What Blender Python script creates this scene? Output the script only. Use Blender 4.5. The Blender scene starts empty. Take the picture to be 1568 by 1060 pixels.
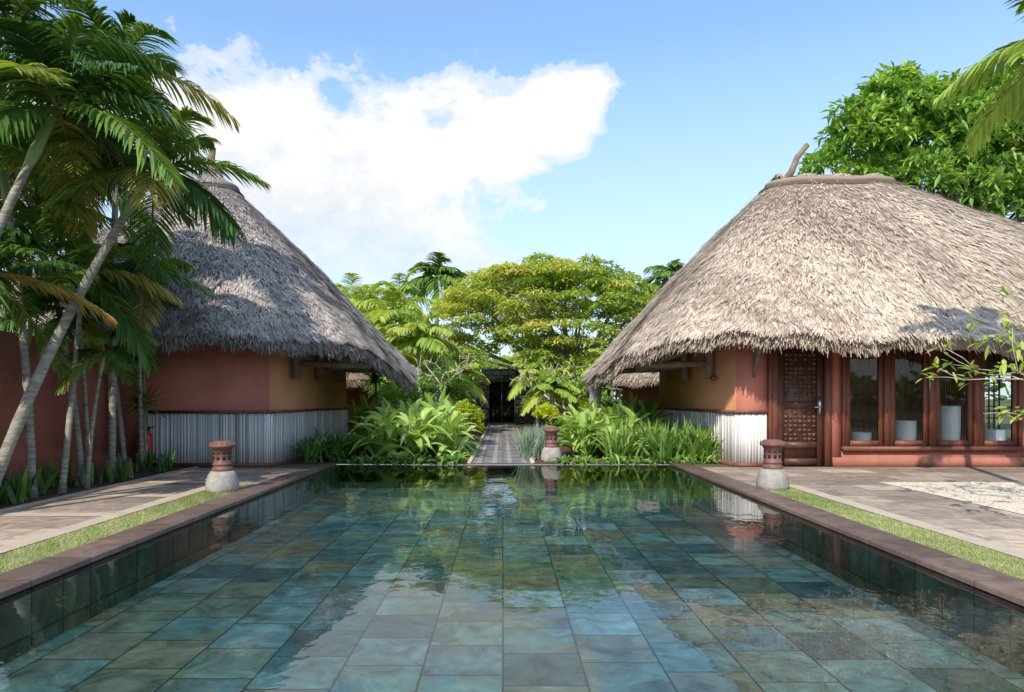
import bpy, math, numpy as np
from mathutils import Vector
rng=np.random.default_rng(7)
R=math.radians
D=bpy.data
scene=bpy.context.scene
# ---------------------------------------------------------------- helpers
def new_mat(name):
    m=D.materials.new(name); m.use_nodes=True
    nt=m.node_tree; nt.nodes.clear()
    out=nt.nodes.new('ShaderNodeOutputMaterial')
    return m,nt,out
def N(nt,typ,**kw):
    return nt.nodes.new(typ)
def setin(nt,node,key,val):
    if isinstance(val,bpy.types.NodeSocket): nt.links.new(val,node.inputs[key])
    else: node.inputs[key].default_value=val
def math_(nt,op,a,b=0.0,c=None,clamp=False):
    n=nt.nodes.new('ShaderNodeMath'); n.operation=op; n.use_clamp=clamp
    setin(nt,n,0,a); setin(nt,n,1,b)
    if c is not None: setin(nt,n,2,c)
    return n.outputs[0]
def mixc(nt,f,a,b,mode='MIX'):
    n=nt.nodes.new('ShaderNodeMixRGB'); n.blend_type=mode
    setin(nt,n,0,f)
    setin(nt,n,1,a if isinstance(a,bpy.types.NodeSocket) else (*a,1))
    setin(nt,n,2,b if isinstance(b,bpy.types.NodeSocket) else (*b,1))
    return n.outputs[0]
def ramp(nt,fac,stops,const=False):
    n=nt.nodes.new('ShaderNodeValToRGB'); cr=n.color_ramp
    if const: cr.interpolation='CONSTANT'
    while len(cr.elements)<len(stops): cr.elements.new(0.5)
    for e,(p,c) in zip(cr.elements,stops):
        e.position=p; e.color=(*c,1) if len(c)==3 else c
    nt.links.new(fac,n.inputs[0]); return n.outputs[0]
def noise(nt,vec,scale,detail=4,rough=0.55,dist=0):
    n=nt.nodes.new('ShaderNodeTexNoise')
    n.inputs['Scale'].default_value=scale; n.inputs['Detail'].default_value=detail
    n.inputs['Roughness'].default_value=rough; n.inputs['Distortion'].default_value=dist
    if vec is not None: nt.links.new(vec,n.inputs['Vector'])
    return n.outputs['Fac']
def bump(nt,h,strength=0.4,dist=0.02):
    n=nt.nodes.new('ShaderNodeBump'); n.inputs['Strength'].default_value=strength
    n.inputs['Distance'].default_value=dist; nt.links.new(h,n.inputs['Height']); return n.outputs[0]
def coords(nt,scale=(1,1,1)):
    t=nt.nodes.new('ShaderNodeTexCoord'); m=nt.nodes.new('ShaderNodeMapping')
    m.inputs['Scale'].default_value=scale
    nt.links.new(t.outputs['Object'],m.inputs['Vector']); return m.outputs[0]
def bsdf(nt,out,col,rough=0.8,nrm=None,spec=0.3,metal=0):
    b=nt.nodes.new('ShaderNodeBsdfPrincipled')
    setin(nt,b,'Base Color',col if isinstance(col,bpy.types.NodeSocket) else (*col,1))
    setin(nt,b,'Roughness',rough); b.inputs['Specular IOR Level'].default_value=spec
    b.inputs['Metallic'].default_value=metal
    if nrm is not None: nt.links.new(nrm,b.inputs['Normal'])
    if out: nt.links.new(b.outputs[0],out.inputs[0])
    return b
def nmat(name,c1,c2,scale=3,rough=0.85,bs=0.3,bscale=25,bd=0.01,stretch=(1,1,1),spec=0.25,dirt=None):
    m,nt,out=new_mat(name); v=coords(nt,stretch)
    f=ramp(nt,noise(nt,v,scale,4),[(0.3,(0,0,0)),(0.7,(1,1,1))])
    c=mixc(nt,f,c1,c2)
    if dirt:
        sx=N(nt,'ShaderNodeSeparateXYZ'); tc=N(nt,'ShaderNodeTexCoord'); nt.links.new(tc.outputs['Object'],sx.inputs[0])
        h=math_(nt,'MULTIPLY_ADD',noise(nt,v,6,4),0.5,sx.outputs[2])
        g=ramp(nt,h,[(0.25,(1,1,1)),(0.65,(0,0,0))])
        c=mixc(nt,g,c,dirt)
        g2=ramp(nt,noise(nt,v,2.2,5,.65),[(0.4,(1,1,1)),(0.75,(.84,.82,.82))])
        c=mixc(nt,1.0,c,g2,'MULTIPLY')
    bsdf(nt,out,c,rough,bump(nt,noise(nt,v,bscale,3),bs,bd),spec); return m
def attr_mat(name,stops,rough=0.6,transl=0.0,spec=0.3,tcol=None):
    m,nt,out=new_mat(name); a=N(nt,'ShaderNodeAttribute'); a.attribute_name='v'
    c=ramp(nt,a.outputs['Fac'],stops)
    if spec<=.1 or rough>=.8:
        b=nt.nodes.new('ShaderNodeBsdfDiffuse'); nt.links.new(c,b.inputs[0])
    else: b=bsdf(nt,None,c,rough,None,spec)
    if transl>0:
        t=N(nt,'ShaderNodeBsdfTranslucent')
        tc=mixc(nt,1.0,c,tcol or (1.4,1.3,0.5),'MULTIPLY'); nt.links.new(tc,t.inputs[0])
        mx=N(nt,'ShaderNodeMixShader'); mx.inputs[0].default_value=transl
        nt.links.new(b.outputs[0],mx.inputs[1]); nt.links.new(t.outputs[0],mx.inputs[2])
        nt.links.new(mx.outputs[0],out.inputs[0])
    else: nt.links.new(b.outputs[0],out.inputs[0])
    return m
def tile_mat(name,axes,wa,wb,stops,grout,stag=0.5,gw=0.012,rough=0.6,spec=0.4,namp=0.5,bs=0.3,nscale=5,stain=None):
    m,nt,out=new_mat(name)
    t=N(nt,'ShaderNodeTexCoord'); s=N(nt,'ShaderNodeSeparateXYZ'); nt.links.new(t.outputs['Object'],s.inputs[0])
    a=math_(nt,'DIVIDE',s.outputs[axes[0]],wa); b=math_(nt,'DIVIDE',s.outputs[axes[1]],wb)
    ra=math_(nt,'FLOOR',a); b=math_(nt,'MULTIPLY_ADD',ra,stag,b); rb=math_(nt,'FLOOR',b)
    fa=math_(nt,'MULTIPLY',math_(nt,'ABSOLUTE',math_(nt,'SUBTRACT',math_(nt,'FRACT',math_(nt,'ADD',a,.5)),.5)),wa)
    fb=math_(nt,'MULTIPLY',math_(nt,'ABSOLUTE',math_(nt,'SUBTRACT',math_(nt,'FRACT',math_(nt,'ADD',b,.5)),.5)),wb)
    e=math_(nt,'MINIMUM',fa,fb)
    g=ramp(nt,math_(nt,'DIVIDE',e,gw,clamp=True),[(0.35,(0,0,0)),(0.75,(1,1,1))])
    cv=N(nt,'ShaderNodeCombineXYZ'); nt.links.new(ra,cv.inputs[0]); nt.links.new(rb,cv.inputs[1])
    wn=N(nt,'ShaderNodeTexWhiteNoise'); nt.links.new(cv.outputs[0],wn.inputs[0])
    c=ramp(nt,wn.outputs['Value'],stops)
    va=N(nt,'ShaderNodeVectorMath'); va.operation='MULTIPLY_ADD'
    nt.links.new(wn.outputs['Color'],va.inputs[0]); va.inputs[1].default_value=(9,9,9); nt.links.new(t.outputs['Object'],va.inputs[2])
    n1=noise(nt,va.outputs[0],nscale,5,0.68,1.0)
    k=ramp(nt,n1,[(0.3,(1-namp,)*3),(0.5,(1,1,1)),(0.72,(1+namp,)*3)])
    c=mixc(nt,1.0,c,k,'MULTIPLY')
    if stain:
        n3=noise(nt,va.outputs[0],1.6,4,.6,.6)
        c=mixc(nt,ramp(nt,n3,[(.52,(0,0,0)),(.66,(.65,)*3)]),c,stain)
    c=mixc(nt,g,grout,c)
    h=math_(nt,'ADD',math_(nt,'MULTIPLY',n1,0.5),math_(nt,'MULTIPLY',g,0.6))
    bsdf(nt,out,c,rough,bump(nt,h,bs,0.012),spec); return m
def add_mesh(name,V,F,mats,v=None,mi=None,smooth=False,parent=None):
    V=np.asarray(V,np.float32); F=np.asarray(F,np.int32)
    me=D.meshes.new(name); me.vertices.add(len(V)); me.vertices.foreach_set('co',V.ravel())
    k=F.shape[1]; me.loops.add(F.size); me.loops.foreach_set('vertex_index',F.ravel())
    me.polygons.add(len(F)); me.polygons.foreach_set('loop_start',np.arange(0,F.size,k,dtype=np.int32))
    try: me.polygons.foreach_set('loop_total',np.full(len(F),k,np.int32))
    except Exception: pass
    if mi is not None: me.polygons.foreach_set('material_index',np.asarray(mi,np.int32))
    if smooth: me.polygons.foreach_set('use_smooth',np.ones(len(F),bool))
    if v is not None:
        at=me.attributes.new('v','FLOAT','FACE'); at.data.foreach_set('value',np.asarray(v,np.float32))
    me.update(calc_edges=True); me.validate()
    for m in (mats if isinstance(mats,(list,tuple)) else [mats]): me.materials.append(m)
    ob=D.objects.new(name,me); scene.collection.objects.link(ob)
    if parent: ob.parent=parent
    return ob
class MB:
    def __init__(s): s.V=[];s.F=[];s.v=[];s.m=[];s.n=0
    def add(s,V,F,v=0.5,mi=0):
        V=np.asarray(V,float).reshape(-1,3); F=np.asarray(F,int)
        s.V.append(V); s.F.append(F+s.n); s.n+=len(V)
        s.v.append(np.broadcast_to(np.asarray(v,float),(len(F),)) if np.ndim(v)==0 else np.asarray(v,float))
        s.m.append(np.full(len(F),mi))
        return s
    def obj(s,name,mats,smooth=False,parent=None):
        return add_mesh(name,np.concatenate(s.V),np.concatenate(s.F),mats,np.concatenate(s.v),np.concatenate(s.m),smooth,parent)
def empty(name,loc=(0,0,0)):
    e=D.objects.new(name,None); e.empty_display_size=0.3; scene.collection.objects.link(e); return e
BF=np.array([[0,1,3,2],[4,6,7,5],[0,4,5,1],[2,3,7,6],[0,2,6,4],[1,5,7,3]])
def box(x0,x1,y0,y1,z0,z1):
    V=[(x,y,z) for x in(x0,x1) for y in(y0,y1) for z in(z0,z1)]
    return np.array(V,float),BF
def wallseg(x1,y1,x2,y2,th,z0,z1):
    d=np.array([x2-x1,y2-y1]);d=d/np.linalg.norm(d);n=np.array([-d[1],d[0]])*th
    V=[]
    for p in((x1,y1),(x2,y2)):
        for k in(0,1):
            for z in(z0,z1): V.append((p[0]+n[0]*k,p[1]+n[1]*k,z))
    return np.array(V),BF
def tube(P,r,seg=8,cap=True):
    P=np.asarray(P,float);K=len(P);r=np.broadcast_to(r,(K,))
    T=np.gradient(P,axis=0);T/=np.linalg.norm(T,axis=1,keepdims=True)+1e-9
    ref=np.array([0.0,1,0]) if abs(T[:,2]).mean()>0.7 else np.array([0,0,1.0])
    S=np.cross(T,ref);S/=np.linalg.norm(S,axis=1,keepdims=True)+1e-9;U=np.cross(S,T)
    a=np.linspace(0,2*np.pi,seg,endpoint=False)
    V=P[:,None]+r[:,None,None]*(np.cos(a)[None,:,None]*S[:,None]+np.sin(a)[None,:,None]*U[:,None])
    i=np.arange(K-1)[:,None]*seg;j=np.arange(seg)[None];j2=(j+1)%seg
    F=np.stack([i+j,i+j2,i+seg+j2,i+seg+j],-1).reshape(-1,4)
    V=V.reshape(-1,3)
    if cap and seg%2==0:
        n=len(V);V=np.vstack([V,P[0],P[-1]])
        jj=np.arange(0,seg,2)
        c0=np.stack([np.full(len(jj),n),(jj+2)%seg,jj+1,jj],-1)
        o=(K-1)*seg
        c1=np.stack([np.full(len(jj),n+1),o+jj,o+jj+1,o+(jj+2)%seg],-1)
        F=np.vstack([F,c0,c1])
    return V,F
def lathe(prof,c,seg=24):
    prof=np.array(prof,float)
    a=np.linspace(0,2*np.pi,seg,endpoint=False)
    V=np.stack([prof[:,0:1]*np.cos(a)+c[0],prof[:,0:1]*np.sin(a)+c[1],np.repeat(prof[:,1:2],seg,1)+c[2]],-1).reshape(-1,3)
    i=np.arange(len(prof)-1)[:,None]*seg;j=np.arange(seg)[None];j2=(j+1)%seg
    return V,np.stack([i+j,i+j2,i+seg+j2,i+seg+j],-1).reshape(-1,4)
def unit(a): return a/(np.linalg.norm(a,axis=-1,keepdims=True)+1e-9)
def strips(base,dr,L,W,droop=0.3,S=3,fold=0.25,shape='leaf',side=None):
    base=np.asarray(base,float);n=len(base);dr=unit(np.asarray(dr,float))
    L=np.broadcast_to(L,(n,));W=np.broadcast_to(W,(n,));droop=np.broadcast_to(droop,(n,))
    if side is None:
        side=np.cross(dr,np.array([0,0,1.0]));bad=np.linalg.norm(side,axis=1)<0.05
        side[bad]=[1,0,0]
        side=unit(side+rng.normal(0,0.25,side.shape))
    up=unit(np.cross(side,dr));side=unit(np.cross(dr,up))
    t=np.linspace(0,1,S+1)
    if shape=='leaf': w=np.sin(np.pi*np.clip(t*0.88+0.1,0,1))**0.8; w[-1]=0.06
    elif shape=='strap': w=np.minimum(1,(1.02-t)*3)*(0.7+0.3*np.sin(np.pi*t))
    else: w=np.ones(S+1); w[-1]=0.4
    C=base[:,None]+dr[:,None]*(L[:,None]*t)[...,None]
    C[...,2]-=(droop*L)[:,None]*t**2
    ws=(W[:,None]*w*0.5)[...,None]
    if fold==0:
        V=np.stack([C-side[:,None]*ws,C+side[:,None]*ws],2).reshape(-1,3)
        o=(np.arange(n)*(S+1)*2)[:,None];i=(np.arange(S)*2)[None,:];q=o+i
        return V,np.stack([q,q+1,q+3,q+2],-1).reshape(-1,4),S
    Lf=C-side[:,None]*ws+up[:,None]*ws*fold;Rt=C+side[:,None]*ws+up[:,None]*ws*fold
    V=np.stack([Lf,C-up[:,None]*ws*fold*0.5,Rt],2).reshape(-1,3)
    o=(np.arange(n)*(S+1)*3)[:,None,None];i=(np.arange(S)*3)[None,:,None];j=np.arange(2)[None,None]
    q=o+i+j
    F=np.stack([q,q+1,q+4,q+3],-1).reshape(-1,4)
    return V,F,S*2
def azel(az,el): return np.stack([np.cos(el)*np.cos(az),np.cos(el)*np.sin(az),np.sin(el)],-1)
def addstrips(mb,v,*a,mi=0,**k):
    V,F,m=strips(*a,**k); mb.add(V,F,np.repeat(np.broadcast_to(v,(len(a[0]),)),m),mi)
FP=1045.0
def WX(px,Y): return (px-770)/FP*Y
def WZ(py,Y): return 1.15-(py-610)/FP*Y
# ---------------------------------------------------------------- materials
terra=nmat('terracotta_plaster',(0.45,0.155,0.11),(0.55,0.205,0.15),1.3,0.9,0.2,40,0.004,dirt=(0.34,0.14,0.10))
tan=nmat('ochre_plaster',(0.58,0.26,0.135),(0.66,0.32,0.17),1.2,0.9,0.2,40,0.004,dirt=(.5,.24,.13))
wood=nmat('dark_wood',(0.14,0.045,0.03),(0.22,0.08,0.05),6,0.5,0.3,30,0.005,(4,4,0.6),0.4)
doorwood=nmat('carved_wood',(0.065,0.026,0.018),(0.12,0.05,0.034),9,0.45,0.4,60,0.006,(1,1,0.5),0.4)
log=nmat('log_wood',(0.14,0.10,0.075),(0.26,0.19,0.15),6,0.85,0.5,25,0.01)
slat=attr_mat('bleached_slats',[(0,(0.30,0.28,0.27)),(0.5,(0.60,0.57,0.55)),(1,(0.82,0.79,0.76))],0.8)
thatch=attr_mat('thatch',[(0,(0.10,0.072,0.055)),(0.3,(0.29,0.225,0.18)),(0.65,(0.54,0.44,0.355)),(1,(0.78,0.67,0.55))],0.9,0,0.1)
thatch_g=attr_mat('thatch_grey',[(0,(0.07,0.06,0.057)),(0.3,(0.22,0.19,0.18)),(0.65,(0.41,0.36,0.335)),(1,(0.64,0.57,0.5))],0.9,0,0.1)
stone=nmat('bollard_stone',(0.24,0.22,0.2),(0.4,0.37,0.34),9,0.9,0.6,45,0.01)
rust=nmat('bollard_metal',(0.14,0.065,0.055),(0.22,0.10,0.085),12,0.5,0.3,50,0.004)
black=nmat('painted_void',(0.02,0.017,0.015),(0.035,0.03,0.026),5,0.8)  # near-black colour standing in for shade inside openings
soil=nmat('soil',(0.07,0.04,0.028),(0.13,0.075,0.05),14,0.95,0.6,40,0.02)
groundm=nmat('ground_mat',(0.08,0.10,0.035),(0.12,0.11,0.06),1.2,0.95,0.4,20,0.02)
gravelm=nmat('gravel_mat',(0.60,0.50,0.38),(0.74,0.64,0.51),30,0.95,0.15,60,0.005,spec=.05)
slate=tile_mat('pool_slate',(0,1),0.46,0.46,[(0,(0.12,0.22,0.20)),(0.14,(0.30,0.50,0.44)),(0.3,(0.42,0.62,0.50)),(0.42,(0.14,0.27,0.27)),(0.55,(0.50,0.64,0.48)),(0.66,(0.36,0.42,0.28)),(0.76,(0.62,0.48,0.28)),(0.86,(0.26,0.47,0.46)),(1,(0.62,0.76,0.66))],(0.06,0.10,0.09),0.3,0.011,0.6,0.3,0.7,nscale=3.5,stain=(0.42,0.36,0.2))
slatew=tile_mat('pool_wall_slate',(2,1),0.3,0.3,[(0,(0.12,0.17,0.12)),(0.4,(0.23,0.30,0.20)),(0.7,(0.18,0.23,0.18)),(1,(0.38,0.29,0.17))],(0.04,0.05,0.045),0.0,0.009,0.6,0.3,0.55)
coping=tile_mat('coping_stone',(0,1),8.0,0.6,[(0,(0.12,0.08,0.065)),(0.5,(0.155,0.102,0.083)),(1,(0.2,0.135,0.108))],(0.06,0.045,0.04),0,0.008,0.5,0.4,0.4,0.15)
paving=tile_mat('paving_stone',(1,0),0.5,0.8,[(0,(0.22,0.17,0.135)),(0.5,(0.31,0.24,0.195)),(0.85,(0.39,0.305,0.24)),(1,(0.5,0.4,0.31))],(0.17,0.135,0.11),0.37,0.012,0.85,0.2,0.4)
band=nmat('band_stone',(0.44,0.35,0.27),(0.54,0.44,0.35),6,0.9)
pathm=tile_mat('path_stone',(1,0),0.35,0.36,[(0,(0.15,0.135,0.14)),(1,(0.24,0.215,0.22))],(0.08,0.07,0.07),0,0.01,0.85,0.2,0.3)
dotm=nmat('pale_inlay',(0.6,0.57,0.54),(0.7,0.67,0.64),10,0.8)
rubble=tile_mat('rubble_wall',(2,0),0.22,0.35,[(0,(0.13,0.125,0.12)),(1,(0.42,0.39,0.36))],(0.06,0.06,0.06),0.43,0.03,0.9,0.2,0.4)
grassm=attr_mat('grass',[(0,(0.16,0.20,0.06)),(0.5,(0.38,0.42,0.18)),(1,(0.6,0.6,0.36))],0.8,0.2)
palmleaf=attr_mat('palm_leaf',[(0,(0.025,0.065,0.025)),(0.4,(0.08,0.18,0.04)),(0.7,(0.19,0.31,0.06)),(0.86,(0.40,0.37,0.09)),(1,(0.5,0.28,0.09))],0.4,0.32,spec=0.5)
trunkm=nmat('palm_trunk',(0.17,0.15,0.12),(0.38,0.37,0.30),5,0.8,0.7,12,0.02,(1,1,6))
shaft=nmat('crownshaft',(0.2,0.3,0.12),(0.36,0.42,0.22),3,0.5)
bark=nmat('bark',(0.16,0.13,0.10),(0.30,0.25,0.2),5,0.9,0.6,14,0.02,(1,1,0.4))
palebark=nmat('pale_bark',(0.36,0.32,0.27),(0.48,0.43,0.37),5,0.9,0.4,14,0.02)
G=lambda a,b,c,d:[(0,a),(0.4,b),(0.75,c),(1,d)]
poinm=attr_mat('poinciana_leaf',G((0.10,0.17,0.025),(0.26,0.37,0.06),(0.46,0.54,0.11),(0.64,0.58,0.17)),0.6,0.4,tcol=(1.2,1.2,.55))
broadm=attr_mat('broad_leaf',G((0.045,0.11,0.025),(0.13,0.28,0.055),(0.27,0.46,0.085),(0.46,0.6,0.17)),0.38,0.35,spec=0.5)
gingerm=attr_mat('ginger_leaf',G((0.08,0.17,0.035),(0.22,0.38,0.07),(0.42,0.58,0.15),(0.66,0.74,0.34)),0.4,0.38,spec=0.5,tcol=(1.2,1.15,.5))
strapm=attr_mat('strap_leaf',G((0.03,0.075,0.025),(0.09,0.2,0.04),(0.21,0.36,0.07),(0.38,0.5,0.15)),0.4,0.3,spec=0.5)
hedgem=attr_mat('golden_leaf',G((0.18,0.23,0.02),(0.42,0.5,0.03),(0.6,0.64,0.06),(0.68,0.66,0.12)),0.5,0.35,tcol=(1.2,1.2,.5))
bluem=attr_mat('blue_grass',G((0.12,0.18,0.13),(0.22,0.31,0.24),(0.34,0.43,0.34),(0.45,0.52,0.4)),0.6,0.25)
lightpalm=attr_mat('light_palm_leaf',G((0.09,0.17,0.03),(0.24,0.37,0.065),(0.42,0.53,0.11),(0.58,0.56,0.17)),0.45,0.4,spec=0.4,tcol=(1.2,1.2,.5))
redm=nmat('red_paint',(0.5,0.02,0.015),(0.6,0.03,0.02),3,0.35,0.05,10,0.001,spec=0.5)
blackp=nmat('black_rubber',(0.02,0.02,0.02),(0.03,0.03,0.03),3,0.5)
white=nmat('white_ceramic',(0.78,0.77,0.74),(0.85,0.83,0.8),3,0.4)
cream=nmat('interior_plaster',(0.34,0.2,0.12),(0.4,0.26,0.16),2,0.9)
m,nt,out=new_mat('steel');bsdf(nt,out,(0.6,0.6,0.6),0.3,None,0.5,1.0);steel=m
m,nt,out=new_mat('window_glass')
tr=N(nt,'ShaderNodeBsdfTransparent');tr.inputs[0].default_value=(0.93,0.94,0.93,1);gl=N(nt,'ShaderNodeBsdfGlossy');gl.inputs['Roughness'].default_value=0.02
fr=N(nt,'ShaderNodeFresnel');fr.inputs[0].default_value=1.6;mx=N(nt,'ShaderNodeMixShader')
nt.links.new(fr.outputs[0],mx.inputs[0]);nt.links.new(tr.outputs[0],mx.inputs[1]);nt.links.new(gl.outputs[0],mx.inputs[2]);nt.links.new(mx.outputs[0],out.inputs[0]);glass=m
m,nt,out=new_mat('water_surface')
v=coords(nt,(1,0.8,1))
h=math_(nt,'ADD',math_(nt,'MULTIPLY',noise(nt,v,1.3,2,0.4,0.5),0.45),math_(nt,'MULTIPLY',noise(nt,v,8.0,2,0.5,0.6),0.09))
nb=bump(nt,h,1.0,0.014)
tr=N(nt,'ShaderNodeBsdfTransparent');tr.inputs[0].default_value=(0.90,0.99,0.97,1);gl=N(nt,'ShaderNodeBsdfGlossy');gl.inputs['Roughness'].default_value=0.01
fr=N(nt,'ShaderNodeFresnel');fr.inputs[0].default_value=1.45
nt.links.new(nb,gl.inputs['Normal']);nt.links.new(nb,fr.inputs['Normal']);mx=N(nt,'ShaderNodeMixShader')
nt.links.new(fr.outputs[0],mx.inputs[0]);nt.links.new(tr.outputs[0],mx.inputs[1]);nt.links.new(gl.outputs[0],mx.inputs[2]);nt.links.new(mx.outputs[0],out.inputs[0]);waterm=m
# ---------------------------------------------------------------- ground & pool
PX=2.9;PO=3.22;PY0=-4.0;PY1=11.8
def sheet_grid(xs,ys,z,skip=()):
    V=[(x,y,z) for x in xs for y in ys];F=[]
    ny=len(ys)
    for i in range(len(xs)-1):
        for j in range(ny-1):
            if (i,j) in skip: continue
            F.append((i*ny+j,(i+1)*ny+j,(i+1)*ny+j+1,i*ny+j+1))
    return V,F
V,F=sheet_grid([-600,-PO+.02,PO-.02,600],[-600,PY0-.3,PY1+.1,900],0.0,{(1,1)})
add_mesh('ground',V,F,groundm)
def sheet(name,x0,x1,y0,y1,z,mat,parent=None):
    return add_mesh(name,[(x0,y0,z),(x1,y0,z),(x1,y1,z),(x0,y1,z)],[(0,1,2,3)],mat,parent=parent)
pool=empty('swimming_pool')
sheet('pool_floor',-PX,PX,PY0,PY1,-0.40,slate,pool)
mb=MB()
mb.add([(-PX,PY0,-.40),(-PX,PY1,-.40),(-PX,PY1,-.01),(-PX,PY0,-.01)],[(0,1,2,3)])
mb.add([(PX,PY0,-.40),(PX,PY0,-.01),(PX,PY1,-.01),(PX,PY1,-.40)],[(0,1,2,3)])
mb.add([(-PX,PY0,-.40),(-PX,PY0,-.01),(PX,PY0,-.01),(PX,PY0,-.40)],[(0,1,2,3)])
mb.add([(-PX,PY1,-.40),(PX,PY1,-.40),(PX,PY1,-.06),(-PX,PY1,-.06)],[(0,1,2,3)])
mb.obj('pool_walls',slatew,parent=pool)
mb=MB()
for s in(-1,1):
    x0,x1=sorted((s*PX,s*PO)); mb.add(*box(x0,x1,PY0,PY1+.12,-.06,.03))
mb.add(*box(-PX,PX,PY0-.32,PY0,-.06,.03))
cp=mb.obj('pool_coping',coping,parent=pool)
bv=cp.modifiers.new('b','BEVEL');bv.width=0.01;bv.segments=2
mb=MB();mb.add(*box(-PX+.001,PX-.001,PY1,PY1+.14,-.3,-.010));mb.obj('spill_edge',coping,parent=pool)
sheet('pool_water',-PX,PX,PY0,PY1,-0.015,waterm,pool)
sheet('paved_walkway',-5.0,-PO,-6,11.2,0.006,paving)
sheet('paved_terrace',PO,14,-6,11.35,0.006,paving)
sheet('planting_bed',-6.4,-5.0,-6,11.4,0.006,soil)
mb=MB();mb.add(*box(-5.06,-5.0,-6,11.2,0,.035));mb.obj('bed_edging',band)
mb=MB()
for y in (5.3,6.6,7.9,9.2,10.5,4.0,2.7): mb.add([(-5,y,.010),(-3.86,y,.010),(-3.86,y+.2,.010),(-5,y+.2,.010)],[(0,1,2,3)])
mb.add([(-3.86,-6,.014),(-3.68,-6,.014),(-3.68,9.0,.014),(-3.86,9.0,.014)],[(0,1,2,3)])
mb.add([(3.68,-6,.014),(3.86,-6,.014),(3.86,9.0,.014),(3.68,9.0,.014)],[(0,1,2,3)])
mb.obj('paving_bands',band)
sheet('gravel_yard',5.1,13,6.5,9.25,0.012,gravelm)
n=5000;c=np.stack([rng.uniform(5.1,9,n),rng.uniform(6.5,9.25,n),np.full(n,.012)],-1)
mb=MB();addstrips(mb,rng.random(n),c,azel(rng.uniform(0,6.28,n),rng.uniform(0.1,.5,n)),rng.uniform(.012,.03,n),rng.uniform(.012,.028,n),droop=.5,S=2)
pebm=attr_mat('pebble',[(0,(0.48,0.39,0.29)),(1,(0.78,0.69,0.56))],0.9);mb.obj('gravel_pebbles',pebm)
sheet('planting_bed',-3.9,-.56,PY1+.12,24,0.006,soil);sheet('planting_bed',.5,3.9,PY1+.12,24,0.006,soil)
sheet('garden_path',-.55,.49,PY1+.14,33,0.010,pathm)
mb=MB()
for y in np.arange(12.15,31,.36):
    for x in(-.42,-.15,.12,.38):
        mb.add([(x-.04,y-.05,.015),(x+.04,y-.05,.015),(x+.04,y+.05,.015),(x-.04,y+.05,.015)],[(0,1,2,3)])
mb.obj('path_inlays',dotm)
mb=MB();mb.add(*box(-.62,-.555,PY1+.15,31,0,.04));mb.add(*box(.495,.56,PY1+.15,31,0,.04));mb.obj('path_edging',band)
for s in(-1,1):
    x0,x1=sorted((s*3.225,s*3.66))
    n=30000;y=np.where(rng.random(n)<.75,rng.uniform(2.5,9,n),rng.uniform(-4,9,n))
    ed=rng.normal(0,.012,n);c=np.stack([rng.uniform(x0+.01,x1-.01,n)+ed,y,np.full(n,.01)],-1)
    mb=MB();mb.add([(x0,-6,.010),(x1,-6,.010),(x1,9.0,.010),(x0,9.0,.010)],[(0,1,2,3)],.25)
    addstrips(mb,np.clip(rng.beta(2,2,n)+.25*np.sin(y*1.7+1)*np.sin(y*.6)+.1*np.sin(y*11+c[:,0]*17),0,1),c,azel(rng.uniform(0,6.28,n),rng.uniform(.4,1.5,n)),rng.uniform(.02,.06,n),.008,droop=.4,S=1,fold=0)
    mb.obj('grass_strip',grassm)
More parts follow.
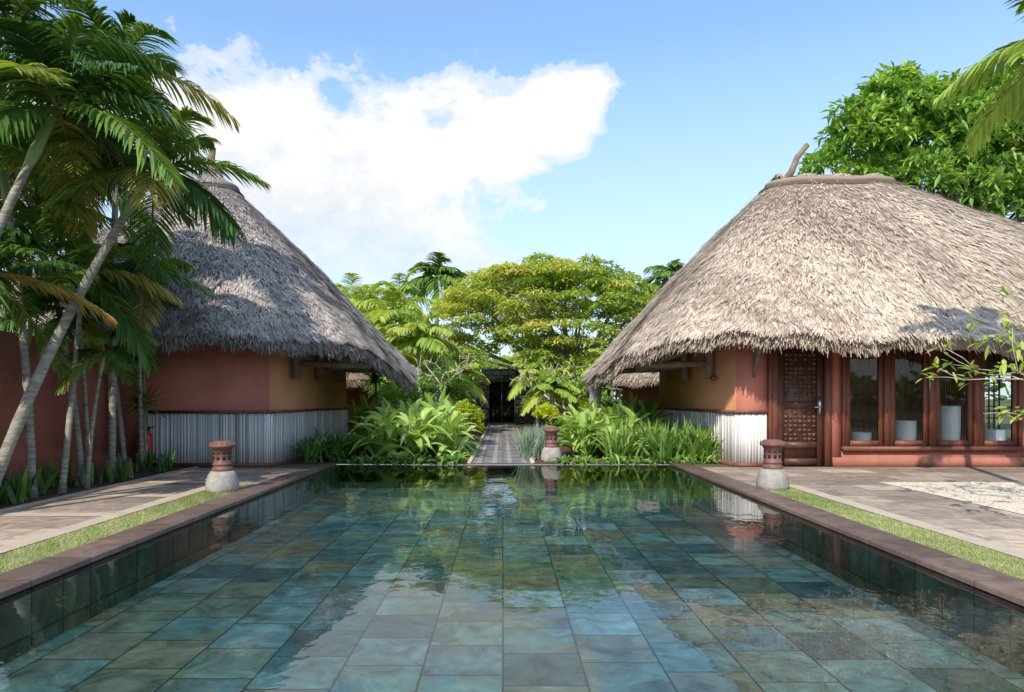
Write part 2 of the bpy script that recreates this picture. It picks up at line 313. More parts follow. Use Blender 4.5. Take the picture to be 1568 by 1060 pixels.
# ---------------------------------------------------------------- thatched roofs
def make_roof(parent,A,B,y0,rxL,rxR,ryF,ryB,rt,zt,ze,mat,nstraw,p=2.6,k=1.1,seed=0,thick=.2):
    rg=np.random.default_rng(seed)
    def P(th,t):
        c,s=np.cos(th),np.sin(th)
        cc=np.sign(c)*np.abs(c)**(2/p);ss=np.sign(s)*np.abs(s)**(2/p)
        w=np.clip(.5+c*1.6,0,1);cx=A+(B-A)*w;rx=rxL+(rxR-rxL)*w;ry=np.where(s<0,ryF,ryB)
        ex,ey=cx+rx*cc,y0+ry*ss;tx,ty=cx+rt*c,y0+rt*s*.8
        z=zt+(ze(th,ex)-zt)*t**k
        x=tx+(ex-tx)*t;y=ty+(ey-ty)*t
        wob=.035*np.sin(x*2.3+y*1.1)+.03*np.sin(x*4.7-y*3.9+1)+.015*np.sin(x*9.1+y*7.7)+.02*np.sin(ex*1.9+1)*t
        return np.stack([x,y,z+wob*(0.3+.7*t)],-1)
    nth,nt_=200,44
    th=np.linspace(0,2*np.pi,nth,endpoint=False)
    rows=[P(th,t) for t in np.linspace(0,1,nt_)]
    e=P(th,np.ones(nth));e2=e.copy();i2=P(th,.97*np.ones(nth));e2[:,:2]=i2[:,:2];e2[:,2]=e[:,2]-thick
    rows.append(e2)
    for t in(.85,.7,.5,.3,.1):
        q=P(th,np.full(nth,t));q[:,2]-=thick+.05;rows.append(q)
    K=len(rows);V=np.concatenate(rows)
    i=np.arange(K-1)[:,None]*nth;j=np.arange(nth)[None];j2=(j+1)%nth
    F=np.stack([i+j,i+nth+j,i+nth+j2,i+j2],-1).reshape(-1,4)
    mb=MB();mb.add(V,F,.2)
    n=nstraw
    th=rg.uniform(0,2*np.pi,n*3);t=np.sqrt(rg.random(n*3))
    d=np.linalg.norm(P(th+.01,t)-P(th-.01,t),axis=1);keep=rg.random(n*3)<d/np.percentile(d,97);th=th[keep][:n];t=t[keep][:n]
    n=len(th)
    b=P(th,t);dn=unit(P(th,t+.01)-b);sd=unit(P(th+.01,t)-P(th-.01,t));nm=unit(np.cross(sd,dn));nm*=np.sign(nm[:,2:3])
    ci=np.floor(b[:,0]*8)+np.floor(b[:,1]*8)*57+np.floor(b[:,2]*9+np.sin(b[:,0]*3))*913
    h1=np.modf(np.abs(np.sin(ci*12.9898)*43758.5453))[0];h2=np.modf(np.abs(np.sin(ci*78.233)*12543.123))[0]
    L=rg.uniform(.08,.2,n)
    dr=dn+nm*(.02+.26*h1*rg.random(n))[:,None]+sd*(rg.normal(0,.2,n)+.6*(h2-.5))[:,None]
    patch=.08*np.sin(b[:,0]*1.3+b[:,2]*2.1)+.07*np.sin(b[:,1]*2.2-b[:,2]*3.1+b[:,0]*.7)+.05*np.sin(b[:,0]*5+b[:,2]*1.5)
    vv=np.clip(rg.beta(2,2,n)*.6+.04+.40*h1+patch,0,1)
    addstrips(mb,vv,b+nm*(.008+.03*h1*rg.random(n))[:,None],dr,L,rg.uniform(.012,.03,n),droop=.02,S=1,fold=0,shape='s',side=sd)
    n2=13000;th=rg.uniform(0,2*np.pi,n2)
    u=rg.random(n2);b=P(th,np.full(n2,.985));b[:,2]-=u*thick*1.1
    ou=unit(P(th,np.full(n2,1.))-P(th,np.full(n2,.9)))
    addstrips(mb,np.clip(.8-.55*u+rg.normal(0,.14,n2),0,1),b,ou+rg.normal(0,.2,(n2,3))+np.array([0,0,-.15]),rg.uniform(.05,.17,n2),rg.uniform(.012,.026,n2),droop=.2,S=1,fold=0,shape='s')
    mb.obj('thatch_roof',mat,parent=parent)
    return P
def ring_points(P,t,dz,n=80,th0=0,th1=2*np.pi):
    th=np.linspace(th0,th1,n);q=P(th,np.full(n,t));q[:,2]+=dz;return q
hutL=empty('thatched_hut')
zeL=lambda th,ex: 2.15-.57*np.exp(-(np.arctan2(np.sin(th),np.cos(th))/.45)**2)
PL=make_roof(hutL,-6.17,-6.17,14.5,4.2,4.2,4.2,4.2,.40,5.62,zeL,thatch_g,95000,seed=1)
def slats(mb,x1,y1,x2,y2,z0,z1,nx,ny,rg):
    L=math.hypot(x2-x1,y2-y1);dx,dy=(x2-x1)/L,(y2-y1)/L;s=0
    while s<L-.03:
        w=rg.uniform(.022,.06);d=rg.uniform(.018,.035)
        a=(x1+dx*s,y1+dy*s);b=(x1+dx*(s+w-.004),y1+dy*(s+w-.004))
        zz=z1-rg.uniform(0,.015)
        V=[]
        for p in(a,b):
            for k_ in(0.003,d):
                for z in(z0,zz): V.append((p[0]+nx*k_,p[1]+ny*k_,z))
        mb.add(V,BF,min(1,max(0,rg.normal(.68,.2))));s+=w
rg=np.random.default_rng(5)
def hut_base(parent,s,frontx):
    cx=s*3.91;bx=s*3.6
    mb=MB()
    V,F=wallseg(cx,11.455,bx,15.7,.2*(1 if s<0 else -1),0,2.6);mb.add(V,F)
    mb.obj('side_wall',tan,parent=parent)
    mb=MB();x0,x1=sorted((bx+s*.2,s*9.5));mb.add(*box(x0,x1,15.5,15.69,0,2.6));mb.obj('back_wall',terra,parent=parent)
    mb=MB()
    slats(mb,cx,11.46,bx,15.7,.07,.90,-s,0,rg)
    x0,x1=sorted((frontx,cx+(-s)*.03))
    slats(mb,x0,11.45,x1,11.45,.07,.90,0,-1,rg)
    mb.obj('slat_plinth',slat,parent=parent)
    mb=MB()
    mb.add(*box(min(frontx,cx-s*.055),max(frontx,cx-s*.055),11.385,11.449,.90,.945))
    mb.add(*box(min(frontx,cx-s*.05),max(frontx,cx-s*.05),11.39,11.449,.0,.07))
    V,F=wallseg(cx-s*.055,11.46,bx-s*.055,15.7,.055*(1 if s<0 else -1),.90,.945);mb.add(V,F)
    V,F=wallseg(cx-s*.05,11.46,bx-s*.05,15.7,.05*(1 if s<0 else -1),0,.07);mb.add(V,F)
    mb.obj('plinth_rails',wood,parent=parent)
    mb=MB()
    for y in(12.3,13.6,14.9):
        xw=s*(3.85-(y-11.45)*.07)
        ins=-s
        tip=1.9 if y<13 else 1.55
        mb.add(*tube([(xw+ins*.07,y,1.5),(xw+ins*.07,y,2.1),(xw+ins*.07,y,2.75)],.075,10))
        mb.add(*tube([(xw,y,1.78),(xw+ins*.7,y,1.76),(xw+ins*(tip-.5),y,1.74)],.06,10))
        mb.add(*tube([(xw+ins*.08,y,2.05),(xw+ins*.45,y,2.02),(xw+ins*1.0,y,1.80)],.05,10))
        mb.add(*tube([(xw+ins*.1,y,2.65),(xw+ins*.8,y,2.2),(xw+ins*(tip-.4),y,1.85)],.055,10))
    mb.add(*tube([(s*2.75,12.2,1.95),(s*2.6,13.2,1.85),(s*2.5,15.3,1.80)],.06,10))
    mb.add(*tube([(s*3.1,12.0,2.05),(s*3.0,13.2,1.95),(s*2.95,15.3,1.93)],.05,10))
    mb.obj('eave_brackets',log,parent=parent,smooth=True)
hut_base(hutL,-1,-5.95)
mb=MB();mb.add(*box(-9.5,-3.915,11.451,11.65,0,2.6));mb.obj('front_wall',terra,parent=hutL)
mb=MB()
q=ring_points(PL,.02,.03,60);mb.add(*tube(q,.08,8,False),.3)
q=ring_points(PL,.05,.0,60);mb.add(*tube(q,.05,8,False),.05)
c=(-6.17,14.5,0)
mb.add(*lathe([(.46,5.6),(.40,5.70),(.27,5.80),(.18,5.90),(.13,6.02),(.09,6.08),(.0,6.1)],c,20),.35)
n=2500;a=rng.uniform(0,6.28,n);u=rng.random(n);r=.1+.34*u**1.3
b=np.stack([c[0]+r*np.cos(a),c[1]+r*np.sin(a),6.08-.4*u**.7],-1)
addstrips(mb,rng.random(n)*.8,b,azel(a,np.full(n,-.8)),.14,.02,droop=.05,S=1,fold=0,shape='s')
mb.obj('roof_cap',thatch_g,parent=hutL)
mb=MB();mb.add(*tube([(-6.17,14.5,5.9),(-6.20,14.5,6.2),(-6.16,14.5,6.48)],[.09,.075,.065],10));mb.obj('roof_pole',log,parent=hutL,smooth=True)
hutR=empty('thatched_hut')
def zeR(th,ex):
    d=np.abs(np.arctan2(np.sin(th-np.pi),np.cos(th-np.pi)))
    return 2.15-.57*np.exp(-(d/.45)**2)-.16*np.clip((ex-4.5)/3.5,0,1)
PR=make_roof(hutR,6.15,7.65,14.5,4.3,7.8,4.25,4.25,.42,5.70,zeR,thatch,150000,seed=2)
hut_base(hutR,1,4.43)
mb=MB()
Y0,Y1=11.451,11.65
mb.add(*box(3.915,4.5,Y0,Y1,0,2.6))
mb.add(*box(4.5,5.5,Y0,Y1,2.2,2.6))
mb.add(*box(5.5,5.68,Y0,Y1,0,2.6))
mb.add(*box(5.68,8.68,Y0,Y1,0,.27));mb.add(*box(5.68,8.68,Y0,Y1,2.14,2.6))
mb.add(*box(8.68,14.2,Y0,Y1,0,2.6))
mb.add(*box(5.52,14.2,Y0-.04,Y0-.002,0,.16))
mb.obj('front_wall',terra,parent=hutR)
mb=MB();mb.add(*box(3.95,14.2,11.66,15.45,.0,.02));mb.obj('room_floor',band,parent=hutR)
mb=MB();mb.add(*box(5.6,5.7,11.66,13.9,.02,2.7));mb.add(*box(5.71,9.5,13.8,13.9,.02,2.7));mb.obj('inner_walls',cream,parent=hutR)
mb=MB()
mb.add(*box(4.5,4.60,Y0-.05,Y1,0,2.2));mb.add(*box(5.40,5.5,Y0-.05,Y1,0,2.2));mb.add(*box(4.60,5.40,Y0-.045,Y1,2.12,2.2))
mb.add(*box(4.44,4.497,Y0-.07,Y0-.002,0,2.4));
mb.obj('door_frame',wood,parent=hutR)
mb=MB();mb.add(*box(4.602,5.398,Y0+.03,Y0+.09,.02,2.118))
for x0 in(4.60,5.27): mb.add(*box(x0+.004,x0+.124,Y0+.006,Y0+.029,.02,2.11))
for z0 in(.02,.30,.98,1.98): mb.add(*box(4.73,5.268,Y0+.008,Y0+.028,z0+.003,z0+.12))
gx=np.linspace(4.765,5.235,7)
for zi,z in enumerate(np.arange(.46,1.95,.075)):
    if .93<z<1.14: continue
    for xi,x in enumerate(gx):
        r_=rg.random()
        if r_<.8:
            w=.024+.012*((xi+zi)%2);h_=.016+.016*((xi*2+zi)%3>0)
            mb.add(*box(x-w,x+w,Y0+.012+.01*rg.random(),Y0+.0295,z-h_,z+h_))
mb.obj('carved_door',doorwood,parent=hutR)
mb=MB();mb.add(*box(5.295,5.35,Y0-.012,Y0+.005,.88,1.18));mb.add(*tube([(5.32,Y0-.01,1.0),(5.32,Y0-.06,1.0)],.012,8));mb.add(*tube([(5.33,Y0-.06,1.0),(5.2,Y0-.06,1.0)],.012,8));mb.obj('door_handle',steel,parent=hutR)
mb=MB();g=MB()
yf0,yf1=Y0-.06,Y0+.05
mb.add(*box(5.68,8.68,yf0-.02,yf1,.27,.345));mb.add(*box(5.68,8.68,yf0,yf1,2.06,2.14))
W=3.0/4
for i in range(5):
    x=5.68+W*i; w=.05
    mb.add(*box(max(5.68,x-w),min(8.68,x+w),yf0+.001,yf1-.001,.346,2.059))
for i in range(4):
    a=5.68+W*i+.05;b=5.68+W*(i+1)-.05
    mb.add(*box(a+.006,a+.085,yf0+.03,yf1-.02,.35,2.055));mb.add(*box(b-.085,b-.006,yf0+.03,yf1-.02,.35,2.055))
    mb.add(*box(a+.086,b-.086,yf0+.032,yf1-.022,.35,.44));mb.add(*box(a+.086,b-.086,yf0+.032,yf1-.022,1.98,2.055))
    g.add([(a+.08,yf0+.06,.43),(b-.08,yf0+.06,.43),(b-.08,yf0+.06,1.99),(a+.08,yf0+.06,1.99)],[(0,1,2,3)])
mb.obj('window_frames',wood,parent=hutR);g.obj('window_glass',glass,parent=hutR)
mb=MB()
for x in(6.15,6.9,7.65,8.4):
    for k_ in range(3): mb.add(*box(x+k_*.09,x+k_*.09+.02,11.8,11.82,.5,2.1))
    for z in np.arange(.6,2.1,.2): mb.add(*box(x-.02,x+.22,11.822,11.835,z,z+.02))
mb.obj('interior_lattice',wood,parent=hutR)
mb=MB()
for x,h_,r_ in((6.1,.55,.15),(6.85,.75,.16),(7.6,1.0,.16),(8.35,.6,.18)):
    mb.add(*lathe([(r_*.7,0),(r_,h_*.5),(r_*1.05,h_),(r_*.9,h_),(r_*.8,h_-.05),(0,h_-.05)],(x,11.62,.02),20))
mb.obj('white_planters',white,smooth=True,parent=hutR)
mb=MB();mb.add(*tube([(4.28,11.36,2.55),(4.27,11.33,2.25),(4.25,11.36,1.9),(4.2,11.42,1.5)],[.1,.09,.055,.02],10));mb.obj('horn_bracket',log,parent=hutR,smooth=True)
mb=MB();mb.add(*tube([(3.72,12.0,1.5),(3.76,12.2,1.5)],.05,10));mb.obj('wall_light',wood,parent=hutR)
mb=MB();mb.add(*tube([(2.0,14.6,0),(1.96,14.6,.8),(2.0,14.6,1.55)],[.14,.12,.13],10));mb.obj('eave_post',stone,parent=hutR,smooth=True)
mb=MB()
q=ring_points(PR,.02,.02,90);mb.add(*tube(q,.07,8,False),.3);q=ring_points(PR,.055,.0,90);mb.add(*tube(q,.05,8,False),.05)
xs=np.linspace(5.9,7.9,14)
mb.add(*tube(np.stack([xs,np.full(14,14.5),5.64+.06*np.sin((xs-5.8)*1.4)],-1),.20,12),.25)
n=9000;x=rng.uniform(5.8,8.0,n);a=rng.uniform(-.2,3.34,n);r=.25+.03*np.sin(x*9)
b=np.stack([x,14.5-r*np.cos(a),5.64+r*np.sin(a)],-1)
dd=np.stack([rng.normal(0,.35,n),-np.cos(a)*1.0,-.5+rng.normal(0,.12,n)],-1)
addstrips(mb,rng.random(n)*.85,b,dd,.10,.025,droop=.25,S=1,fold=0,shape='s')
mb.obj('ridge_cap',thatch,parent=hutR)
mb=MB();mb.add(*tube([(5.85,14.3,5.6),(6.05,14.3,5.9),(6.17,14.3,6.2),(6.38,14.3,6.46)],[.08,.07,.06,.055],10));mb.obj('roof_pole',log,parent=hutR,smooth=True)
def far_hut(cx,cy,r,zt,seed):
    h=empty('thatched_hut')
    make_roof(h,cx,cx,cy,r,r,r,r,.3,zt,lambda th,ex:1.75+0*th,thatch,14000,seed=seed)
    mb=MB();mb.add(*lathe([(r*.8,0),(r*.8,2.6)],(cx,cy,0),32));mb.obj('round_wall',terra,parent=h)
    return h
far_hut(-8.8,25.5,5.0,5.2,11);far_hut(8.0,23,4.9,5.0,12)
mb=MB();V,F=wallseg(-6.1,11.44,-5.35,-5,-.22,0,1.95);mb.add(V,F)
mb.obj('garden_wall',terra)
gt=empty('stone_gateway')
mb=MB()
for a,b in((-5,-.62),(.52,5)): mb.add(*box(a,b,31,31.5,0,1.9))
mb.add(*box(-.95,.85,30.95,31.55,1.9,2.5));mb.obj('stone_wall',rubble,parent=gt)
mb=MB();mb.add(*box(-.63,-.055,31.35,31.42,0.02,1.9));mb.add(*box(-.05,.53,31.35,31.42,0.02,1.9))
for x0,x1 in((-.56,-.12),(.02,.46)):
    for z0 in(.2,1.05): mb.add(*box(x0,x1,31.32,31.349,z0,z0+.7))
mb.obj('doorway_shade_fill',black,parent=gt)  # solid dark leaves paint the shade of the open doorway
# ---------------------------------------------------------------- bollards, extinguisher
def bollard(x,y):
    e=empty('bollard_lamp')
    mb=MB();mb.add(*lathe([(.15,0),(.185,.01),(.195,.05),(.19,.14),(.165,.22),(.135,.265),(0,.27)],(x,y,0),28));mb.obj('stone_base',stone,parent=e,smooth=True)
    mb=MB()
    mb.add(*lathe([(.115,.265),(.125,.27),(.125,.30),(.108,.31),(.108,.335),(.116,.34),(.116,.355),(.105,.365),(.105,.52),(.12,.525),(.12,.545),(.15,.555),(.158,.575),(.15,.59),(.12,.60),(.118,.62),(.08,.63),(0,.635)],(x,y,0),28))
    for k_ in range(14):
        a=k_*2*np.pi/14;mb.add(*lathe([(0,.577),(.014,.583),(.017,.594),(.012,.606),(0,.61)],(x+.137*math.cos(a),y+.137*math.sin(a),0),8))
    mb.obj('lantern_body',rust,parent=e)
    mb=MB()
    for k_ in range(10):
        a=k_*2*np.pi/10+.2
        for z,hh in((.40,.045),(.47,.025)):
            c_,s_=math.cos(a),math.sin(a);w=.018
            V=[]
            for rr in(.10,.1065):
                for sg in(-1,1):
                    for zz in(z,z+hh): V.append((x+c_*rr-s_*w*sg,y+s_*rr+c_*w*sg,zz))
            mb.add(V,BF)
    mb.obj('painted_slots',black,parent=e)  # dark blocks on the body paint the shade of open slots
bollard(-3.43,8.35);bollard(3.40,8.6);bollard(.88,12.35)
fe=empty('fire_extinguisher');x,y=-5.83,11.2
mb=MB();mb.add(*lathe([(0,.12),(.07,.125),(.078,.15),(.078,.5),(.065,.56),(.03,.6),(.03,.62),(0,.62)],(x,y,0),20));mb.obj('cylinder_body',redm,parent=fe,smooth=True)
mb=MB();mb.add(*box(x-.03,x+.03,y-.03,y+.03,.62,.66));mb.add(*box(x-.02,x+.1,y-.012,y+.012,.665,.685));mb.add(*tube([(x-.03,y,.64),(x-.13,y,.6),(x-.13,y,.45),(x-.1,y,.3)],.012,8));mb.obj('valve_hose',blackp,parent=fe)
mb=MB();mb.add(*box(x-.04,x+.04,y-.084,y-.079,.28,.42));mb.obj('label',white,parent=fe)
# ---------------------------------------------------------------- palms
def palm(base,crown,r0,nf,fl,seed,mat=palmleaf,name='palm_tree',lw=.035,ll=.42,nl=34,dry=.15,sag=.5,bend=.25,v0=(.12,.62),lo=-.35):
    rg=np.random.default_rng(seed)
    e=empty(name);base=np.array(base,float);crown=np.array(crown,float)
    t=np.linspace(0,1,26);mid=base*.5+crown*.5+np.array([base[0]-crown[0],0,0])*bend
    P=((1-t)**2)[:,None]*base+(2*t*(1-t))[:,None]*mid+(t**2)[:,None]*crown
    rr=r0*(1-.35*t)*(1+.04*np.sin(np.arange(26)*2.4));rr[0]*=1.4
    mb=MB();mb.add(*tube(P[:23],rr[:23],12));mb.obj('trunk',trunkm,parent=e,smooth=True)
    mb=MB();mb.add(*tube(P[21:],[r0*.72,r0*1.0,r0*.9,r0*.65,r0*.4],12));mb.obj('crownshaft',shaft,parent=e,smooth=True)
    mb=MB();ga=2.399
    for i in range(nf):
        az=i*ga+rg.normal(0,.2);u=(i+.5)/nf
        el=1.35+(lo-1.35)*u+rg.normal(0,.08);L=fl*rg.uniform(.85,1.12);dp=sag*(.65+.5*rg.random())
        d=azel(np.array(az),np.array(el));tt=np.linspace(0,1,14)
        C=crown+d*(L*tt)[:,None];C[:,2]-=dp*L*tt**2.2
        isdry=rg.random()<dry and u>.5
        vb=rg.uniform(.8,.95) if isdry else rg.uniform(*v0)
        mb.add(*tube(C,np.linspace(.018,.004,14),4,False),min(1,vb+.2))
        ts=np.linspace(.12,.99,nl);ts=np.repeat(ts,2)
        pos=np.stack([np.interp(ts,tt,C[:,k_]) for k_ in range(3)],-1)
        Tg=unit(np.gradient(C,axis=0));tg=np.stack([np.interp(ts,tt,Tg[:,k_]) for k_ in range(3)],-1)
        sd=unit(np.cross(tg,np.array([0,0,1.])));sg=np.tile([1,-1],nl)[:,None]
        up=np.cross(sd,tg)
        dr=sd*sg*.85+tg*(.45+.5*ts[:,None])+up*(.22+rg.normal(0,.1,(2*nl,1)))+rg.normal(0,.05,(2*nl,3))
        ln=ll*fl/1.5*(np.sin(np.pi*np.clip(ts*.8+.14,0,1))**.7)*rg.uniform(.85,1.1,2*nl)
        vv=np.clip(vb+rg.normal(0,.07,2*nl)+.12*(ts-.5),0,1)
        addstrips(mb,vv,pos,dr,ln,lw,droop=.4+.35*rg.random(),S=3,fold=.3,shape='strap')
    mb.obj('fronds',mat,parent=e)
pl=[((-5.35,5.9,0),(WX(88,6.9),6.9,WZ(165,6.9)),.055,17,1.35),
    ((-5.25,6.9,0),(WX(238,8.0),8.0,WZ(258,8.0)),.062,15,1.25),
    ((-5.3,8.2,0),(WX(128,8.7),8.7,WZ(420,8.7)),.04,14,1.2),
    ((-5.45,7.9,0),(WX(0,8.2),8.2,WZ(235,8.2)),.05,16,1.4),
    ((-5.45,6.6,0),(WX(15,7.3),7.3,WZ(40,7.3)),.05,16,1.5),
    ((-5.5,9.6,0),(WX(180,9.6),9.6,WZ(110,9.6)),.05,15,1.45),
    ((-5.55,9.0,0),(WX(50,9.4),9.4,WZ(330,9.4)),.04,16,1.4),
    ((-5.4,6.9,0),(WX(-30,7.0),7.0,WZ(420,7.0)),.04,12,1.05),
    ((-5.3,8.7,0),(WX(160,8.6),8.6,WZ(540,8.6)),.03,8,.6),
    ((-5.6,10.6,0),(WX(215,10.2),10.2,WZ(425,10.2)),.035,13,1.15),
    ((-5.65,9.3,0),(WX(120,9.4),9.4,WZ(480,9.4)),.035,12,1.0),
    ((-5.75,10.4,0),(WX(110,10.4),10.4,WZ(250,10.4)),.04,15,1.5)]
for i,(b,c,r,nf,fl) in enumerate(pl): palm(b,c,r,nf,fl,100+i,dry=.16,lw=.034,ll=.5,nl=44,v0=(.15,.72),lo=-.45)
palm((WX(1665,7.2),7.2,0),(WX(1630,7.2),7.2,WZ(60,7.2)),.08,15,1.2,150,lightpalm)
palm((WX(670,36),36,0),(WX(668,36),36,WZ(425,36)),.16,17,2.0,160,ll=.7,lw=.12,nl=22,bend=0,v0=(.4,.7))
palm((WX(1030,40),40,0),(WX(1028,40),40,WZ(428,40)),.16,16,2.0,161,ll=.7,lw=.12,nl=22,bend=0,v0=(.4,.7))
for i,(px,py,Y,fl) in enumerate(((600,490,23,1.8),(560,480,27,2.0),(640,520,20,1.4),(585,545,21,1.5),(820,575,20,.9),(845,595,17,.8),(700,570,22,1.2),(935,555,21,1.0),(540,470,30,2.1),(610,460,31,2.0))):
    palm((WX(px+4,Y),Y,0),(WX(px,Y),Y,WZ(py,Y)),.06,14,fl,170+i,lightpalm,lw=.08,nl=24,ll=.55,name='cane_palm',v0=(.4,.85))
# ---------------------------------------------------------------- trees
def crown_pads(mb,pads,per,rad,thick,ls,lw,rg,vfun,droop=.3):
    for c in pads:
        n=int(per*rg.uniform(.7,1.3));r=rad*rg.uniform(.65,1.25)
        a=rg.uniform(0,6.28,n);q=np.sqrt(rg.random(n))*r
        b=np.stack([c[0]+q*np.cos(a),c[1]+q*np.sin(a),c[2]+thick*(1-(q/r)**2)*1.4+rg.normal(0,thick*.45,n)],-1)
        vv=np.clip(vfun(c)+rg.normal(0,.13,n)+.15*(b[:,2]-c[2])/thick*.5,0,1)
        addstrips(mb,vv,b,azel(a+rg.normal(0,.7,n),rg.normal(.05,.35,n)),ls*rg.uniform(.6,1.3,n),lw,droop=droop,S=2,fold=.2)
def limbs(mb,root,fork,tips,r0,rg,seg=6):
    root=np.array(root,float);fork=np.array(fork,float)
    mb.add(*tube([root,root*.5+fork*.5+[.1,0,0],fork],[r0*1.3,r0,r0*.85],10))
    for tp in tips:
        tp=np.array(tp,float);t=np.linspace(0,1,8)[:,None]
        mid=(fork+tp)/2+np.array([rg.normal(0,.25),rg.normal(0,.25),-.15*np.linalg.norm(tp-fork)*.6])
        P=(1-t)**2*fork+2*t*(1-t)*mid+t**2*tp
        mb.add(*tube(P,np.linspace(r0*.4,r0*.07,8),seg))
rg=np.random.default_rng(21);e=empty('poinciana_tree');cx,cy=WX(845,27),27
pads=[]
for i in range(330):
    a=rg.uniform(0,6.28);q=np.sqrt(rg.random());x=cx+5.0*q*math.cos(a);y=cy+4.2*q*math.sin(a)
    top=3.2+3.2*math.sqrt(max(0,1-q**2.2))*(1+.05*math.sin(a*5))
    if i%2==0 and math.sin(a)<.1: z=rg.uniform(2.4,top)
    else: z=top-rg.exponential(.42)
    pads.append((x,y,max(z,2.3)))
pads=np.array(pads)
mb=MB();crown_pads(mb,pads,165,.58,.13,.19,.075,rg,lambda c:.58+.2*(cx-c[0])/5+rg.normal(0,.16)+.05*(c[2]-4.5))  # sunlit left side of the crown painted lighter in leaf values
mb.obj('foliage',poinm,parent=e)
mb=MB();limbs(mb,(cx+.9,cy,0),(cx+.7,cy,2.0),pads[rg.choice(len(pads),36,False)],.24,rg);mb.obj('trunk',bark,parent=e,smooth=True)
def rosette_tree(name,root,fork,ells,nros,ls,mat,seed,per=13,nb=40):
    rg=np.random.default_rng(seed);e=empty(name);C=[];O=[]
    w=np.array([a[3]*a[5] for a in ells],float);w/=w.sum()
    for k_ in rg.choice(len(ells),nros,p=w):
        x,y,z,rx,ry,rz=ells[k_];d=unit(rg.normal(0,1,3))
        if d[2]<-.35:d[2]*=-1
        s=rg.uniform(.72,1.06)*(1+.14*math.sin(d[0]*9+k_)*math.cos(d[2]*8));C.append((x+rx*d[0]*s,y+ry*d[1]*s,z+rz*d[2]*s));O.append(d)
    C=np.array(C);O=np.array(O);mb=MB()
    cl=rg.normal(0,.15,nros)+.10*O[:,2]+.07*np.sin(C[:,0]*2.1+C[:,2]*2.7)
    b=np.repeat(C,per,0);n=len(b)
    d=np.repeat(O,per,0)*.55+rg.normal(0,.75,(n,3))+np.array([0,0,.2])
    addstrips(mb,np.clip(np.repeat(cl,per)+.6+rg.normal(0,.12,n),0,1),b+rg.normal(0,ls*.25,(n,3)),d,ls*rg.uniform(.6,1.25,n),ls*.38,droop=.25,S=2,fold=.25)
    mb.obj('foliage',mat,parent=e)
    mb=MB();limbs(mb,root,fork,C[rg.choice(nros,nb,False)],.25,rg);mb.obj('trunk',bark,parent=e,smooth=True)
Y=20
rosette_tree('broadleaf_tree',(WX(1440,Y),Y,0),(WX(1430,Y),Y,4.5),
  [(WX(1375,Y),Y,WZ(215,Y),1.85,1.8,1.6),(WX(1320,Y),Y,WZ(225,Y),.9,1.3,.95),(WX(1460,Y),Y+.5,WZ(230,Y),1.9,2,2.1),(WX(1570,Y),Y,WZ(210,Y),1.7,2,2.2),(WX(1640,Y),Y,WZ(260,Y),2,2,2.6),(WX(1400,Y),Y,WZ(310,Y),2.6,2,1.3),(WX(1370,Y),Y,WZ(150,Y),.9,1,.7),(WX(1262,Y),Y,WZ(258,Y),.55,.6,.4),(WX(1545,Y),Y,WZ(335,Y),2,1.8,1.3)],2700,.28,broadm,31)
rg=np.random.default_rng(41)
def bush(name,cx,cy,rx,ry,h,mat,n,ls,lw,seed,v0=.45,z0=.1):
    rg=np.random.default_rng(seed);nc=max(6,int(rx*ry*10));mb=MB()
    cc=np.stack([cx+rx*rg.uniform(-.9,.9,nc),cy+ry*rg.uniform(-.9,.9,nc),z0+h*rg.uniform(.25,.85,nc)],-1)
    k_=rg.integers(0,nc,n);d=unit(rg.normal(0,1,(n,3)));d[:,2]=np.abs(d[:,2])*.9+d[:,2]*.1
    r=h*.28*rg.uniform(.6,1.05,n)[:,None]
    b=cc[k_]+d*r
    cv=rg.normal(0,.13,nc)
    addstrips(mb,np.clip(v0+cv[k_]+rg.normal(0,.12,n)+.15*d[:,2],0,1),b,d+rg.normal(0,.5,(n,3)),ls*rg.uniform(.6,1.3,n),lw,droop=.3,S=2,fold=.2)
    for i in range(min(nc,14)): mb.add(*tube([(cc[i,0]*.6+cx*.4,cc[i,1],0),tuple(cc[i])],[.03,.015],4),.1)
    return mb.obj(name,mat)
bush('shrub',-2.6,20,1.2,2,1.9,gingerm,4500,.22,.09,1,.5)
bush('shrub',-3.5,28,1.8,2.5,3.0,poinm,5000,.24,.09,2,.6)
bush('shrub',2.4,20,.8,1.8,1.5,gingerm,3500,.22,.09,3,.55)
bush('shrub',2.3,25,1.2,2,2.4,lightpalm,5000,.24,.08,4,.6)
bush('shrub',-2.3,23.5,1.0,2,1.9,lightpalm,4000,.22,.08,5,.5)
bush('shrub',4.4,30,3,1,3.6,broadm,6000,.28,.11,6,.6)
bush('shrub',-6,34,4,2,4.2,lightpalm,7000,.34,.12,7,.5)
bush('shrub',0,37,5,2,3.4,lightpalm,7000,.32,.12,8,.6)
bush('golden_shrub',-1.0,17.2,.4,1.2,.85,hedgem,4000,.09,.04,9,.5)
bush('golden_shrub',1.45,16.0,.7,1.2,.85,hedgem,5000,.09,.04,10,.5)
bush('golden_shrub',2.3,17.6,.6,.8,.9,hedgem,3000,.09,.04,12,.5)
mb=MB();n=20000;a=rg.uniform(0,6.28,n);rr=rg.uniform(55,75,n)
hh=5+1.5*np.sin(a*9)+1.0*np.sin(a*23+1)
b=np.stack([rr*np.cos(a),rr*np.sin(a)+5,hh*rg.random(n)**.7],-1)
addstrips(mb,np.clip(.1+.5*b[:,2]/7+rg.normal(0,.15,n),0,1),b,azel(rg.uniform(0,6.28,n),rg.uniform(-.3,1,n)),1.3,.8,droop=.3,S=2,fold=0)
mb.obj('distant_trees',broadm)
mb=MB();n=10000;x=rg.uniform(-16,18,n);hh=3.2+1.2*np.sin(x*.9)+.7*np.sin(x*2.3)
